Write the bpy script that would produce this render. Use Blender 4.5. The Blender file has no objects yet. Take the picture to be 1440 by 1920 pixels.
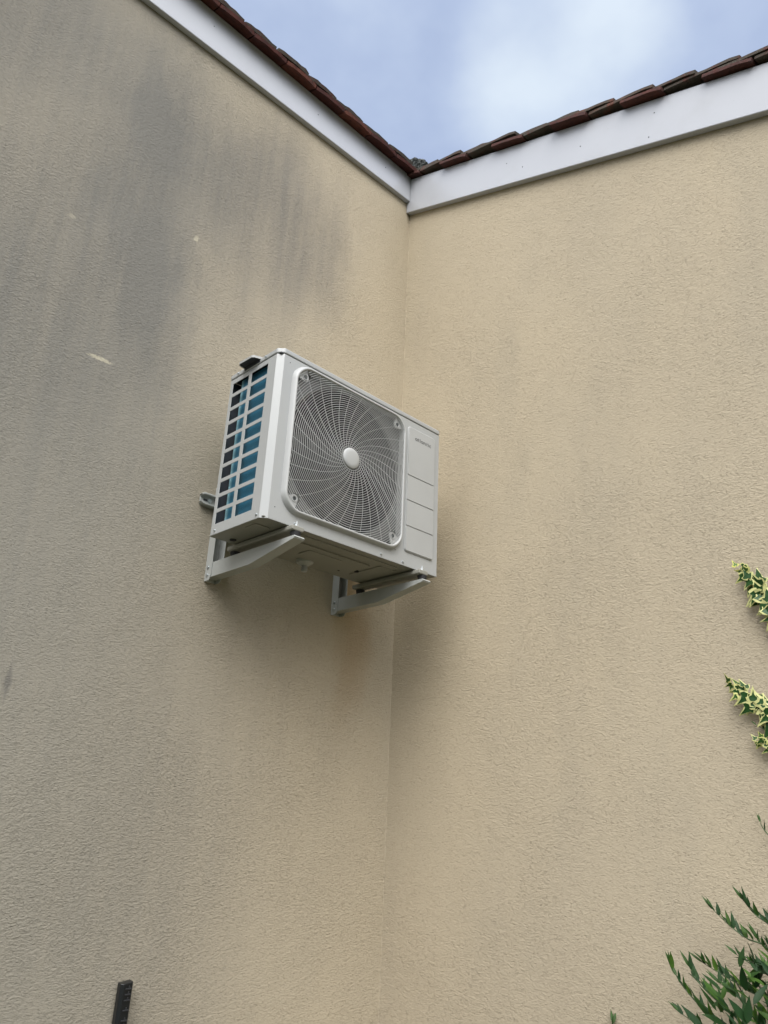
import bpy, bmesh, math, random
from mathutils import Vector, Matrix, noise
random.seed(7)
S = bpy.context.scene
COL = S.collection
R = math.radians

# ------------------------------------------------------------------ camera
cam_d = bpy.data.cameras.new("camera")
cam = bpy.data.objects.new("camera", cam_d); COL.objects.link(cam)
_f = Vector((0.64611144, 0.66958698, 0.36632401))
_r = Vector((0.70710999, -0.70579981, 0.04291967))
_u = Vector((-0.28728987, -0.23130048, 0.92949697))
cam.matrix_world = Matrix(((_r.x, _u.x, -_f.x, -2.0654017), (_r.y, _u.y, -_f.y, -2.0554424),
                           (_r.z, _u.z, -_f.z, 1.5486087), (0, 0, 0, 1)))
cam_d.sensor_fit = 'VERTICAL'
cam_d.sensor_height = 24.0
cam_d.lens = 24.0 * 1417.669 / 1920.0
cam_d.clip_start = 0.05; cam_d.clip_end = 2000
S.camera = cam

# ------------------------------------------------------------------ light and exposure
S.view_settings.view_transform = 'Standard'
S.view_settings.look = 'None'
S.view_settings.gamma = 1
S.view_settings.use_curve_mapping = False
S.view_settings.exposure = 0.72
SUN_EL, SUN_AZ = R(50), math.atan2(-0.64, -0.76)      # direction towards the sun, in the xy plane
sun_dir = Vector((math.cos(SUN_EL) * math.cos(SUN_AZ), math.cos(SUN_EL) * math.sin(SUN_AZ), math.sin(SUN_EL)))
sd = bpy.data.lights.new("sun", 'SUN'); sd.energy = 1.5; sd.angle = R(38); sd.color = (1.0, 0.98, 0.95)
so = bpy.data.objects.new("sun", sd); COL.objects.link(so)
so.rotation_euler = (-sun_dir).to_track_quat('-Z', 'Y').to_euler()
so.location = (-4, -5, 8)

W = bpy.data.worlds.new("World"); S.world = W; W.use_nodes = True
nt = W.node_tree; nt.nodes.clear()
def N(t, **k):
    n = nt.nodes.new(t)
    for a, b in k.items(): setattr(n, a, b)
    return n
out = N('ShaderNodeOutputWorld'); bg = N('ShaderNodeBackground')
sky = N('ShaderNodeTexSky', sky_type='NISHITA', sun_disc=False)
sky.sun_elevation = SUN_EL; sky.sun_rotation = math.pi / 2 - SUN_AZ
sky.air_density = 1.2; sky.dust_density = 3.0; sky.ozone_density = 1.5
tc = N('ShaderNodeTexCoord')
n1 = N('ShaderNodeTexNoise'); n1.inputs['Scale'].default_value = 3.2; n1.inputs['Detail'].default_value = 5; n1.inputs['Roughness'].default_value = 0.5
mp = N('ShaderNodeMapping'); mp.inputs['Location'].default_value = (0.35, 0.9, 0.2); mp.inputs['Scale'].default_value = (1, 1, 1.6)
nt.links.new(tc.outputs['Generated'], mp.inputs[0]); nt.links.new(mp.outputs[0], n1.inputs['Vector'])
# a brighter cloud bank where the cover thins overhead
def spot(d, lo, hi):
    dp = N('ShaderNodeVectorMath', operation='DOT_PRODUCT')
    nt.links.new(tc.outputs['Generated'], dp.inputs[0]); dp.inputs[1].default_value = Vector(d).normalized()
    mr = N('ShaderNodeMapRange', interpolation_type='SMOOTHSTEP')
    mr.inputs[1].default_value = lo; mr.inputs[2].default_value = hi
    nt.links.new(dp.outputs['Value'], mr.inputs[0]); return mr.outputs[0]
def M(op, a, b):
    m = N('ShaderNodeMath', operation=op)
    for i, v in enumerate((a, b)):
        if isinstance(v, (int, float)): m.inputs[i].default_value = v
        else: nt.links.new(v, m.inputs[i])
    return m.outputs[0]
s1 = spot((0.54, 0.31, 0.78), 0.988, 0.9999)
s2 = spot((0.40, 0.54, 0.74), 0.965, 1.0)
amt = M('ADD', M('MULTIPLY', M('SUBTRACT', n1.outputs['Fac'], 0.46), 2.2), M('ADD', M('MULTIPLY', s1, 0.70), M('MULTIPLY', s2, 0.2)))
cr = N('ShaderNodeValToRGB')
cr.color_ramp.elements[0].position = 0.05; cr.color_ramp.elements[0].color = (0.245, 0.305, 0.455, 1)
cr.color_ramp.elements[1].position = 1.0; cr.color_ramp.elements[1].color = (0.50, 0.565, 0.64, 1)
e = cr.color_ramp.elements.new(0.45); e.color = (0.33, 0.395, 0.53, 1)
nt.links.new(amt, cr.inputs[0])
glow = spot((-.60, -.62, .85), 0.15, 1.0)
gm = M('ADD', M('MULTIPLY', glow, 4.6), 1.0)
vm = N('ShaderNodeVectorMath', operation='SCALE')
sepd = N('ShaderNodeSeparateXYZ'); nt.links.new(tc.outputs['Generated'], sepd.inputs[0])
hz = N('ShaderNodeMapRange', interpolation_type='SMOOTHSTEP')          # sky darkened low down, in place of unseen trees that would block light
for q_, v_ in ((1, 0.0), (2, 0.68), (3, 0.15), (4, 1.0)): hz.inputs[q_].default_value = v_
nt.links.new(sepd.outputs[2], hz.inputs[0])
wm = N('ShaderNodeMix', data_type='RGBA'); wm.inputs[7].default_value = (0.52, 0.52, 0.525, 1)   # thinner, whiter cloud round the sun
nt.links.new(glow, wm.inputs[0]); nt.links.new(cr.outputs[0], wm.inputs[6])
nt.links.new(wm.outputs[2], vm.inputs[0]); nt.links.new(M('MULTIPLY', gm, hz.outputs[0]), vm.inputs['Scale'])
sk = N('ShaderNodeVectorMath', operation='SCALE'); sk.inputs['Scale'].default_value = 0.06
nt.links.new(sky.outputs[0], sk.inputs[0])
mx = N('ShaderNodeMix', data_type='RGBA'); mx.inputs[0].default_value = 0.88
nt.links.new(sk.outputs[0], mx.inputs[6]); nt.links.new(vm.outputs[0], mx.inputs[7])
nt.links.new(mx.outputs[2], bg.inputs[0]); bg.inputs[1].default_value = 1.0
nt.links.new(bg.outputs[0], out.inputs[0])

# ------------------------------------------------------------------ materials
class Mat:
    def __init__(s, name, col=(.5, .5, .5), rough=.5, metal=0., spec=.5):
        s.m = bpy.data.materials.new(name); s.m.use_nodes = True
        s.t = s.m.node_tree; s.b = s.t.nodes['Principled BSDF']
        s.set('Base Color', (*col, 1)); s.set('Roughness', rough); s.set('Metallic', metal); s.set('Specular IOR Level', spec)
    def set(s, k, v): s.b.inputs[k].default_value = v
    def n(s, t, **k):
        x = s.t.nodes.new(t)
        for a, b in k.items():
            if a.startswith('i_'): x.inputs[a[2:].replace('_', ' ')].default_value = b
            else: setattr(x, a, b)
        return x
    def l(s, a, b): s.t.links.new(a, b)
    def coord(s, scale=(1, 1, 1), rot=(0, 0, 0), loc=(0, 0, 0)):
        c = s.n('ShaderNodeTexCoord'); m = s.n('ShaderNodeMapping')
        m.inputs['Scale'].default_value = scale; m.inputs['Rotation'].default_value = rot; m.inputs['Location'].default_value = loc
        s.l(c.outputs['Object'], m.inputs[0]); return m.outputs[0]
    def noise(s, vec, scale, detail=3, rough=.5, dist=0.):
        x = s.n('ShaderNodeTexNoise'); s.l(vec, x.inputs['Vector'])
        x.inputs['Scale'].default_value = scale; x.inputs['Detail'].default_value = detail
        x.inputs['Roughness'].default_value = rough; x.inputs['Distortion'].default_value = dist
        return x.outputs['Fac']
    def math(s, op, a, b=0., clamp=False):
        m = s.n('ShaderNodeMath', operation=op, use_clamp=clamp)
        for i, v in enumerate((a, b)):
            if isinstance(v, (int, float)): m.inputs[i].default_value = v
            else: s.l(v, m.inputs[i])
        return m.outputs[0]
    def range(s, v, a, b, c=0., d=1., smooth=True):
        m = s.n('ShaderNodeMapRange', interpolation_type='SMOOTHSTEP' if smooth else 'LINEAR')
        for i, q in enumerate((a, b, c, d)): m.inputs[i + 1].default_value = q
        s.l(v, m.inputs[0]); return m.outputs[0]
    def mix(s, f, a, b, blend='MIX'):
        m = s.n('ShaderNodeMix', data_type='RGBA', blend_type=blend)
        for i, v in ((0, f), (6, a), (7, b)):
            if isinstance(v, (int, float)): m.inputs[i].default_value = v
            elif isinstance(v, tuple): m.inputs[i].default_value = (*v, 1) if len(v) == 3 else v
            else: s.l(v, m.inputs[i])
        return m.outputs[2]
    def bump(s, h, dist, strength=1., prev=None):
        b = s.n('ShaderNodeBump'); b.inputs['Distance'].default_value = dist; b.inputs['Strength'].default_value = strength
        s.l(h, b.inputs['Height'])
        if prev: s.l(prev, b.inputs['Normal'])
        s.l(b.outputs[0], s.b.inputs['Normal']); return b.outputs[0]

def stucco(name, amp):
    """scraped render; axis 0: wall running along x, axis 1: along y"""
    m = Mat(name, rough=.93, spec=.2)
    sc = (1, 1, 1.7) 
    v = m.coord(sc)
    a = m.noise(v, 125, 3, .6, .6)
    v2 = m.coord((1, 1, 1.9), loc=(3.1, 5.2, 1.7))
    b = m.noise(v2, 260, 2, .5, .4)
    v3 = m.coord((1, 1, 2.0), loc=(1.1, 2.2, 7.7))
    c = m.noise(v3, 66, 2, .5, .8)
    pit = m.range(m.noise(v3, 125, 2, .5, 1.0), .33, .43)           # scratches dragged out of the render
    h = m.math('ADD', m.math('MULTIPLY', a, .9), m.math('ADD', m.math('MULTIPLY', b, .35), m.math('ADD', m.math('MULTIPLY', c, .6), m.math('MULTIPLY', pit, .35))))
    h = m.math('MULTIPLY', h, m.range(m.noise(m.coord((1, 1, .8), loc=(6, 1, 2)), 2.1, 4, .6), .3, .7, .55, 1.15))   # worked harder in some places than others
    m.bump(h, amp, 1.)
    base = (.452, .384, .276)
    v0 = m.coord((1, 1, .45))
    big = m.noise(v0, 1.3, 4, .6)
    col = m.mix(m.range(big, .3, .7), base, (.415, .358, .264))
    fine = m.noise(v, 110, 3, .6)
    col = m.mix(m.range(fine, .25, .75, 0, .28), col, (.30, .25, .17))
    col = m.mix(m.range(pit, 0, 1, .22, 0), col, (.16, .13, .09))
    return m, col

PAINT_A = stucco('stucco_gable_wall', .0029)
mR, colR = PAINT_A
# faint greyish weathering under the sloping board; low down, weaker light painted in as grey
vv = mR.coord((1, 1, .3))
_sr = mR.n('ShaderNodeSeparateXYZ'); mR.l(mR.coord(), _sr.inputs[0])
colR = mR.mix(mR.math('MULTIPLY', mR.range(_sr.outputs[2], 2.4, .2, 0, .55), mR.noise(vv, 1.7, 4, .6)), colR, (.25, .22, .18))
colR = mR.mix(mR.range(mR.noise(vv, 2.2, 5, .65), .48, .78, 0, .28), colR, (.245, .225, .18))
mR.l(colR, mR.b.inputs['Base Color'])

mL, colL = stucco('stucco_stained_wall', .0033)
# algae and soot stain washed down the wall: soft patches in wall coordinates (x, z), broken up by streaky noise
cc = mL.n('ShaderNodeTexCoord'); sx = mL.n('ShaderNodeSeparateXYZ'); mL.l(cc.outputs['Object'], sx.inputs[0])
wn = mL.noise(mL.coord((1, 1, .5)), 2.6, 4, .6)
wn2 = mL.noise(mL.coord((1, 1, .5), loc=(4, 0, 9)), 2.6, 4, .6)
X = mL.math('ADD', sx.outputs[0], mL.math('MULTIPLY', mL.math('SUBTRACT', wn, .5), .42))
Z = mL.math('ADD', sx.outputs[2], mL.math('MULTIPLY', mL.math('SUBTRACT', wn2, .5), .7))
def blob(cx, cz, rx, rz, amp, soft=.0):
    dx = mL.math('DIVIDE', mL.math('SUBTRACT', X, cx), rx); dz = mL.math('DIVIDE', mL.math('SUBTRACT', Z, cz), rz)
    d = mL.math('SQRT', mL.math('ADD', mL.math('MULTIPLY', dx, dx), mL.math('MULTIPLY', dz, dz)))
    return mL.range(d, soft, 1., amp, 0.)
tot = None
for bl in [(-1.27, 3.95, .26, .42, .55, .1), (-1.05, 3.75, .25, .5, .45, .1), (-.78, 3.95, .22, .35, .3, .1), (-1.50, 2.95, .64, .85, .80, .05), (-1.28, 3.45, .32, .62, .75, .15), (-1.30, 3.85, .17, .35, .35, .1),
           (-1.15, 3.05, .22, .42, .45, .1), (-.88, 3.62, .24, .70, .52, .1), (-.64, 3.62, .20, .70, .55, .05), (-.45, 3.72, .16, .60, .40, .05), (-1.75, 3.9, .5, .5, .3, .1),
           (-1.75, 2.2, .75, 1.1, .50, .1), (-2.4, 2.6, 1.0, 1.3, .7, .2), (-1.35, 2.2, .5, .8, .35, .0), (-1.05, 1.5, .75, 1.3, .22, .1), (-1.9, 3.5, .5, .5, .35, .1), (-1.1,2.6,.45,.6,.25,.0), (-1.5,3.9,.6,.6,.40,.0), (-1.75,4.1,.5,.8,.3,.0), (-1.2,1.2,.9,1.2,.22,.0)]:
    b = blob(*bl); tot = b if tot is None else mL.math('ADD', tot, b)
streak = mL.math('ADD', mL.math('MULTIPLY', mL.noise(mL.coord((1, 1, .055)), 17, 5, .62), .7), mL.math('MULTIPLY', mL.noise(mL.coord((1, 1, .045), loc=(2, 0, 5)), 60, 4, .7), .3))
spk = mL.noise(mL.coord((1, 1, 1.6)), 95, 3, .6)
tot = mL.math('MULTIPLY', tot, mL.range(streak, .25, .72, .74, 1.20, False))
tot = mL.math('ADD', tot, mL.math('MULTIPLY', mL.math('SUBTRACT', streak, .55), .30))
tot = mL.math('MULTIPLY', tot, mL.range(spk, .3, .7, .86, 1.14, False))
tot = mL.math('MINIMUM', mL.math('MAXIMUM', tot, 0.), 1.06)
colL = mL.mix(mL.math('MULTIPLY', tot, .93), colL, (.088, .089, .094))
# general greyer cast away from the sheltered corner
g = mL.range(sx.outputs[0], -1.35, -.12, .72, 0.05)
g = mL.math('MULTIPLY', g, mL.range(sx.outputs[2], 1.9, 3.3, 1.1, .85))
colL = mL.mix(g, colL, (.230, .217, .180))
# orange-brown patch under the right bracket
rx_ = mL.math('DIVIDE', mL.math('SUBTRACT', X, -.235), .14); rz_ = mL.math('DIVIDE', mL.math('SUBTRACT', sx.outputs[2], 2.12), .42)
rd = mL.math('SQRT', mL.math('ADD', mL.math('MULTIPLY', rx_, rx_), mL.math('MULTIPLY', rz_, rz_)))
colL = mL.mix(mL.range(rd, 0, 1, .36, 0), colL, (.27, .165, .065))
# pale scrapes
def scrape(cx, cz, ang, L_, Wd, amt):
    global colL
    ca, sa = math.cos(ang), math.sin(ang)
    dx = mL.math('SUBTRACT', sx.outputs[0], cx); dz = mL.math('SUBTRACT', sx.outputs[2], cz)
    a_ = mL.math('DIVIDE', mL.math('ADD', mL.math('MULTIPLY', dx, ca), mL.math('MULTIPLY', dz, sa)), L_)
    b_ = mL.math('DIVIDE', mL.math('SUBTRACT', mL.math('MULTIPLY', dz, ca), mL.math('MULTIPLY', dx, sa)), Wd)
    d_ = mL.math('ADD', mL.math('SQRT', mL.math('ADD', mL.math('MULTIPLY', a_, a_), mL.math('MULTIPLY', b_, b_))), mL.math('MULTIPLY', mL.math('SUBTRACT', spk, .5), 1.3))
    colL = mL.mix(mL.range(d_, .55, 1.1, amt, 0), colL, (.42, .385, .29))
scrape(-1.318, 2.796, .02, .044, .0075, .85)
scrape(-1.075, 3.417, -.3, .010, .016, .7)
scrape(-1.494, 3.231, 0, .014, .010, .35)
# dark drip mark at the far left
colD = mL.mix(mL.range(mL.math('ADD', mL.math('ABSOLUTE', mL.math('MULTIPLY', mL.math('SUBTRACT', sx.outputs[0], -1.378), 60)), mL.math('ABSOLUTE', mL.math('MULTIPLY', mL.math('SUBTRACT', sx.outputs[2], 1.81), 14))), .2, 1., .5, 0), colL, (.08, .078, .076))
mL.l(colD, mL.b.inputs['Base Color'])

def painted(name, col, rough=.42, bumpy=.0004):
    m = Mat(name, col, rough, 0, .5)
    v = m.coord()
    c = m.mix(m.range(m.noise(v, 5, 4, .6), .4, .75, 0, .35), col, tuple(x * .86 for x in col))
    m.l(c, m.b.inputs['Base Color']); m.bump(m.noise(v, 900, 2), bumpy, .25); return m.m
M_case = painted('powder_coated_ivory_steel', (.342, .350, .345), .25)
M_pan = painted('base_pan_paint_with_shade', (.235, .230, .20), .5)  # darker than the case: shade on the underside is put into this colour
M_plast = painted('off_white_plastic', (.355, .36, .352), .42)
M_wire = painted('off_white_grille_plastic', (.36, .365, .355), .5)
M_brack = painted('powder_coated_bracket_steel', (.34, .35, .335), .30)
M_galv = Mat('galvanised_steel', (.52, .55, .56), .38, .75)
_v = M_galv.coord(); M_galv.l(M_galv.mix(M_galv.noise(_v, 120, 3), (.42, .45, .46), (.62, .65, .66)), M_galv.b.inputs['Base Color'])
M_galv = M_galv.m
M_dark = Mat('dark_interior', (.006, .0065, .008), .6).m
M_shade = Mat('dark_grey_shade', (.030, .032, .040), .6).m  # dark grey that stands for shade in gaps and recesses
M_fan = Mat('dark_grey_fan_plastic', (.008, .0085, .009), .6).m
M_shroud = Mat('grey_shroud_steel', (.10, .103, .10), .5).m
M_rubber = Mat('black_rubber', (.012, .012, .013), .7).m
M_ink = Mat('grey_printed_ink', (.085, .085, .085), .6).m
mc = Mat('blue_coated_fins', (.03, .2, .32), .32, .25)
_v = mc.coord((1, 1, 1))
w_ = mc.n('ShaderNodeTexWave', wave_type='BANDS', bands_direction='Z'); w_.inputs['Scale'].default_value = 160; w_.inputs['Distortion'].default_value = .6
mc.l(_v, w_.inputs[0]); mc.bump(w_.outputs['Fac'], .0006, .5)
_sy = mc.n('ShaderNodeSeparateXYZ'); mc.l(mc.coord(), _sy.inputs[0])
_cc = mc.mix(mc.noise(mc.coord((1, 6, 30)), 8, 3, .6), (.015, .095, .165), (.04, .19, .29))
mc.l(mc.mix(mc.range(_sy.outputs[1], .202, .224, 0, .95), _cc, (.42, .72, .80)), mc.b.inputs['Base Color'])   # pale highlight along the coil's bend, painted into the colour
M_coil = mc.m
mfa = Mat('white_pvc_board', (.40, .41, .435), .36)
_v = mfa.coord(); _s = mfa.noise(mfa.coord((1, 1, 1)), 3.5, 5, .65)
_c = mfa.mix(mfa.range(_s, .5, .8, 0, .35), (.40, .41, .435), (.32, .32, .32))
_c = mfa.mix(mfa.range(mfa.noise(_v, 140, 2, .7), .72, .80, 0, .5), _c, (.2, .19, .17))
mfa.l(_c, mfa.b.inputs['Base Color']); mfa.bump(mfa.noise(mfa.coord((1, 1, 1)), 6, 3), .004, .3)
M_fascia = mfa.m
mt = Mat('weathered_clay_tile', rough=.85, spec=.25)
_v = mt.coord()
oi = mt.n('ShaderNodeVertexColor', layer_name='tint'); sp = mt.n('ShaderNodeSeparateColor'); mt.l(oi.outputs['Color'], sp.inputs[0])
_c = mt.mix(sp.outputs[0], (.085, .027, .022), (.19, .066, .042))
_c = mt.mix(mt.range(mt.noise(_v, 45, 4, .7), .40, .70, 0, .7), _c, (.034, .020, .020))
ge = mt.n('ShaderNodeNewGeometry'); sn = mt.n('ShaderNodeSeparateXYZ'); mt.l(ge.outputs['True Normal'], sn.inputs[0])
up = mt.range(sn.outputs[2], .2, .7)
mossy = mt.math('MULTIPLY', mt.range(mt.noise(_v, 28, 5, .7), .30, .50), mt.math('ADD', mt.math('MULTIPLY', up, .75), mt.math('MULTIPLY', sp.outputs[1], .8)), True)
mc2 = mt.mix(mt.noise(_v, 160, 3, .7), (.016, .017, .015), (.11, .105, .08))
mt.l(mt.mix(mossy, _c, mc2), mt.b.inputs['Base Color'])
mt.bump(mt.noise(_v, 170, 4, .7), .004, .7)
M_tile = mt.m
mm = Mat('lichen_covered_mortar', rough=.95, spec=.1)
_v = mm.coord(); mm.l(mm.mix(mm.range(mm.noise(_v, 60, 4, .7), .35, .65), (.022, .025, .027), (.15, .16, .155)), mm.b.inputs['Base Color'])
mm.bump(mm.noise(_v, 90, 4, .7), .01, 1); M_mortar = mm.m
M_wood = Mat('dark_roof_timber', (.05, .035, .025), .8).m
mb = Mat('black_plastic', (.006, .007, .008), .32); M_black = mb.m; M_notch = Mat('worn_black_plastic', (.028, .029, .032), .3).m
def leafmat(name, a, b, rough=.58, sub=.12):
    m = Mat(name, a, rough, 0, .28)
    vc = m.n('ShaderNodeVertexColor', layer_name='tint'); s_ = m.n('ShaderNodeSeparateColor'); m.l(vc.outputs['Color'], s_.inputs[0])
    c = m.mix(s_.outputs[0], a, b); c = m.mix(m.range(m.noise(m.coord(), 90, 3), .35, .7, 0, .35), c, tuple(x * .55 for x in a))
    m.l(c, m.b.inputs['Base Color'])
    tr = m.n('ShaderNodeBsdfTranslucent'); m.l(c, tr.inputs[0]); ms = m.n('ShaderNodeMixShader'); ms.inputs[0].default_value = sub
    o = m.t.nodes['Material Output']; m.l(m.b.outputs[0], ms.inputs[1]); m.l(tr.outputs[0], ms.inputs[2]); m.l(ms.outputs[0], o.inputs[0])
    return m.m
M_leaf = leafmat('dark_glossy_leaf', (.009, .036, .007), (.06, .13, .012))
M_stem = Mat('green_stem', (.05, .085, .03), .55).m
M_ivyg = leafmat('ivy_leaf_green', (.018, .065, .014), (.09, .17, .02), .45)
M_ivyc = leafmat('ivy_leaf_cream_edge', (.56, .56, .24), (.50, .50, .04), .45)
mg = Mat('grass_and_gravel', rough=.95, spec=.1)
_v = mg.coord(); mg.l(mg.mix(mg.range(mg.noise(_v, 1.4, 6, .65), .4, .6), (.028, .045, .012), (.075, .070, .045)), mg.b.inputs['Base Color'])
mg.bump(mg.noise(_v, 40, 4, .7), .03, .8); M_ground = mg.m

# ------------------------------------------------------------------ helpers
def link(name, bm, mats, parent=None, smooth=False, loc=None, bevel=0., seg=2):
    me = bpy.data.meshes.new(name)
    bmesh.ops.remove_doubles(bm, verts=bm.verts, dist=1e-6) if bevel else None
    bm.to_mesh(me); bm.free()
    for m in (mats if isinstance(mats, (list, tuple)) else [mats]): me.materials.append(m)
    if smooth:
        for p in me.polygons: p.use_smooth = True
    o = bpy.data.objects.new(name, me); COL.objects.link(o)
    if parent is not None: o.parent = parent
    if loc: o.location = loc
    if bevel:
        b = o.modifiers.new('bevel', 'BEVEL'); b.width = bevel; b.segments = seg; b.limit_method = 'ANGLE'; b.angle_limit = R(35)
        b.harden_normals = False
    return o
def tag(o, label=None, cat=None, group=None, kind=None):
    if label: o['label'] = label
    if cat: o['category'] = cat
    if group: o['group'] = group
    if kind: o['kind'] = kind
    return o
def empty(name, loc, label, cat, group=None):
    o = bpy.data.objects.new(name, None); COL.objects.link(o); o.location = loc; o.empty_display_size = .1
    return tag(o, label, cat, group)
def box(bm, x0, x1, y0, y1, z0, z1, mi=0):
    v = [bm.verts.new(p) for p in ((x0, y0, z0), (x1, y0, z0), (x1, y1, z0), (x0, y1, z0), (x0, y0, z1), (x1, y0, z1), (x1, y1, z1), (x0, y1, z1))]
    for f in ((3, 2, 1, 0), (4, 5, 6, 7), (0, 1, 5, 4), (1, 2, 6, 5), (2, 3, 7, 6), (3, 0, 4, 7)):
        fc = bm.faces.new([v[i] for i in f]); fc.material_index = mi
    return v
def prism(bm, pts, fn, a, b, mi=0, caps=True):
    """extrude the outline pts (2D) between depth a and b; fn(u,v,d)->xyz"""
    A = [bm.verts.new(fn(u, v, a)) for u, v in pts]; B = [bm.verts.new(fn(u, v, b)) for u, v in pts]
    n = len(pts)
    for i in range(n):
        bm.faces.new((A[i], A[(i + 1) % n], B[(i + 1) % n], B[i])).material_index = mi
    if caps:
        bm.faces.new(A[::-1]).material_index = mi; bm.faces.new(B).material_index = mi
def loft(bm, rings, closed=True, mi=0, capa=False, capb=False):
    vs = [[bm.verts.new(p) for p in r] for r in rings]
    n = len(vs[0])
    for a, b in zip(vs, vs[1:]):
        for i in range(n if closed else n - 1):
            bm.faces.new((a[i], a[(i + 1) % n], b[(i + 1) % n], b[i])).material_index = mi
    if capa: bm.faces.new(vs[0][::-1]).material_index = mi
    if capb: bm.faces.new(vs[-1]).material_index = mi
    return vs
def cyl(bm, c, axis, r, h, n=16, r2=None, mi=0):
    """cylinder from c along axis vector"""
    ax = Vector(axis).normalized(); q = ax.to_track_quat('Z', 'Y').to_matrix(); c = Vector(c); r2 = r if r2 is None else r2
    rg = lambda rr, d: [tuple(c + ax * d + q @ Vector((rr * math.cos(t * 2 * math.pi / n), rr * math.sin(t * 2 * math.pi / n), 0))) for t in range(n)]
    loft(bm, [rg(r, 0), rg(r2, h)], True, mi, True, True)
def tube(bm, pts, r0, r1, n=6, mi=0):
    pts = [Vector(p) for p in pts]; rings = []
    for i, p in enumerate(pts):
        d = (pts[min(i + 1, len(pts) - 1)] - pts[max(i - 1, 0)]).normalized(); q = d.to_track_quat('Z', 'Y').to_matrix()
        r = r0 + (r1 - r0) * i / (len(pts) - 1)
        rings.append([tuple(p + q @ Vector((r * math.cos(2 * math.pi * k / n), r * math.sin(2 * math.pi * k / n), 0))) for k in range(n)])
    loft(bm, rings, True, mi, True, True)
def fixn(bm): bmesh.ops.recalc_face_normals(bm, faces=bm.faces)
def rrect(x0, x1, z0, z1, r, n=8):
    o = []
    for cx, cz, a in ((x1 - r, z1 - r, 0), (x0 + r, z1 - r, 90), (x0 + r, z0 + r, 180), (x1 - r, z0 + r, 270)):
        for k in range(n + 1):
            t = R(a + 90 * k / n); o.append((cx + r * math.cos(t), cz + r * math.sin(t)))
    return o

# ------------------------------------------------------------------ setting: ground
bm = bmesh.new()
bmesh.ops.create_grid(bm, x_segments=2, y_segments=2, size=300)
tag(link('ground', bm, M_ground), kind='structure')

# ------------------------------------------------------------------ house
house = empty('house', (0, 0, 0), 'beige rendered house corner with white boards under red clay roof tiles', 'house')
ZL = lambda y: 4.494 + .373 * y      # underside of the tiles, left roof
ZR = lambda y: 4.468 + .376 * y      # underside of the tiles, right wing
bm = bmesh.new()
prism(bm, [(0, 0), (0, 4.47), (.25, 4.56), (.25, 0)], lambda u, v, d: (d, u, v), -6., -.0003); fixn(bm)
link('wall', bm, mL.m, house)
bm = bmesh.new()
prism(bm, [(.25, 0), (-6.5, 0), (-6.5, ZR(-6.5) - .03), (.25, ZR(.25) - .03)], lambda u, v, d: (d, u, v), 0., .25); fixn(bm)
link('wall', bm, mR.m, house)
# uneven render bead along the inner corner
bm = bmesh.new(); ra = []; 
for i in range(900):
    z = .0 + i * .005
    a = .0006 + .006 * 1.5 * max(0, noise.noise((3.1, 0, z * 30)) - .1); b = .0006 + .006 * max(0, noise.noise((0, 7.7, z * 34)) - .1)
    ra.append([(-a, .001, z), (-min(a, .0016), -min(b, .0016), z), (.001, -b, z)])
loft(bm, ra, False); fixn(bm)
link('corner_bead', bm, mR.m, house, smooth=True)
# boards: left (level) and right (sloping down towards the viewer)
bm = bmesh.new()
zb = lambda x: 4.316 + .030 * x
prism(bm, [(-6, zb(-6) + 0), (-.0265, zb(0)), (-.0265, 4.474), (-6, 4.474)], lambda u, v, d: (u, d, v), -.024, -.0005); fixn(bm)
fl = link('fascia_board', bm, M_fascia, house, bevel=.003)
bm = bmesh.new()
zr0 = lambda y: 4.258 + .3727 * y
prism(bm, [(-6.4, zr0(-6.4)), (-.001, zr0(0)), (-.001, ZR(0) - .004), (-6.4, ZR(-6.4) - .004)], lambda u, v, d: (d, u, v), -.026, -.0005); fixn(bm)
fr = link('bargeboard', bm, M_fascia, house, bevel=.003)
# timber battens closing the gap above the boards
bm = bmesh.new()
prism(bm, [(.0, 4.4745), (.6, ZL(.6) - .02), (.6, ZL(.6) - .003), (.0, ZL(0) - .003)], lambda u, v, d: (d, u, v), -6., -.004)
prism(bm, [(-6.4, ZR(-6.4) - .029), (.6, ZR(.6) - .029), (.6, ZR(.6) - .003), (-6.4, ZR(-6.4) - .003)], lambda u, v, d: (d, u, v), .001, 1.6)
fixn(bm); link('roof_deck', bm, M_wood, house)
# nails in the boards
for (x, z) in ((-1.16, 4.40), (-.62, 4.385), (-.20, 4.40)):
    bm = bmesh.new(); cyl(bm, (x, -.0235, z), (0, -1, 0), .0025, .0012, 8); link('nail', bm, M_mortar, fl)
for (y, z) in ((-1.25, 3.93), (-1.22, 3.835), (-.68, 4.075), (-.60, 4.15), (-.95, 3.99), (-1.9, 3.6)):
    bm = bmesh.new(); cyl(bm, (-.0255, y, z), (-1, 0, 0), .0025, .0012, 8); link('nail', bm, M_mortar, fr)

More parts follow.
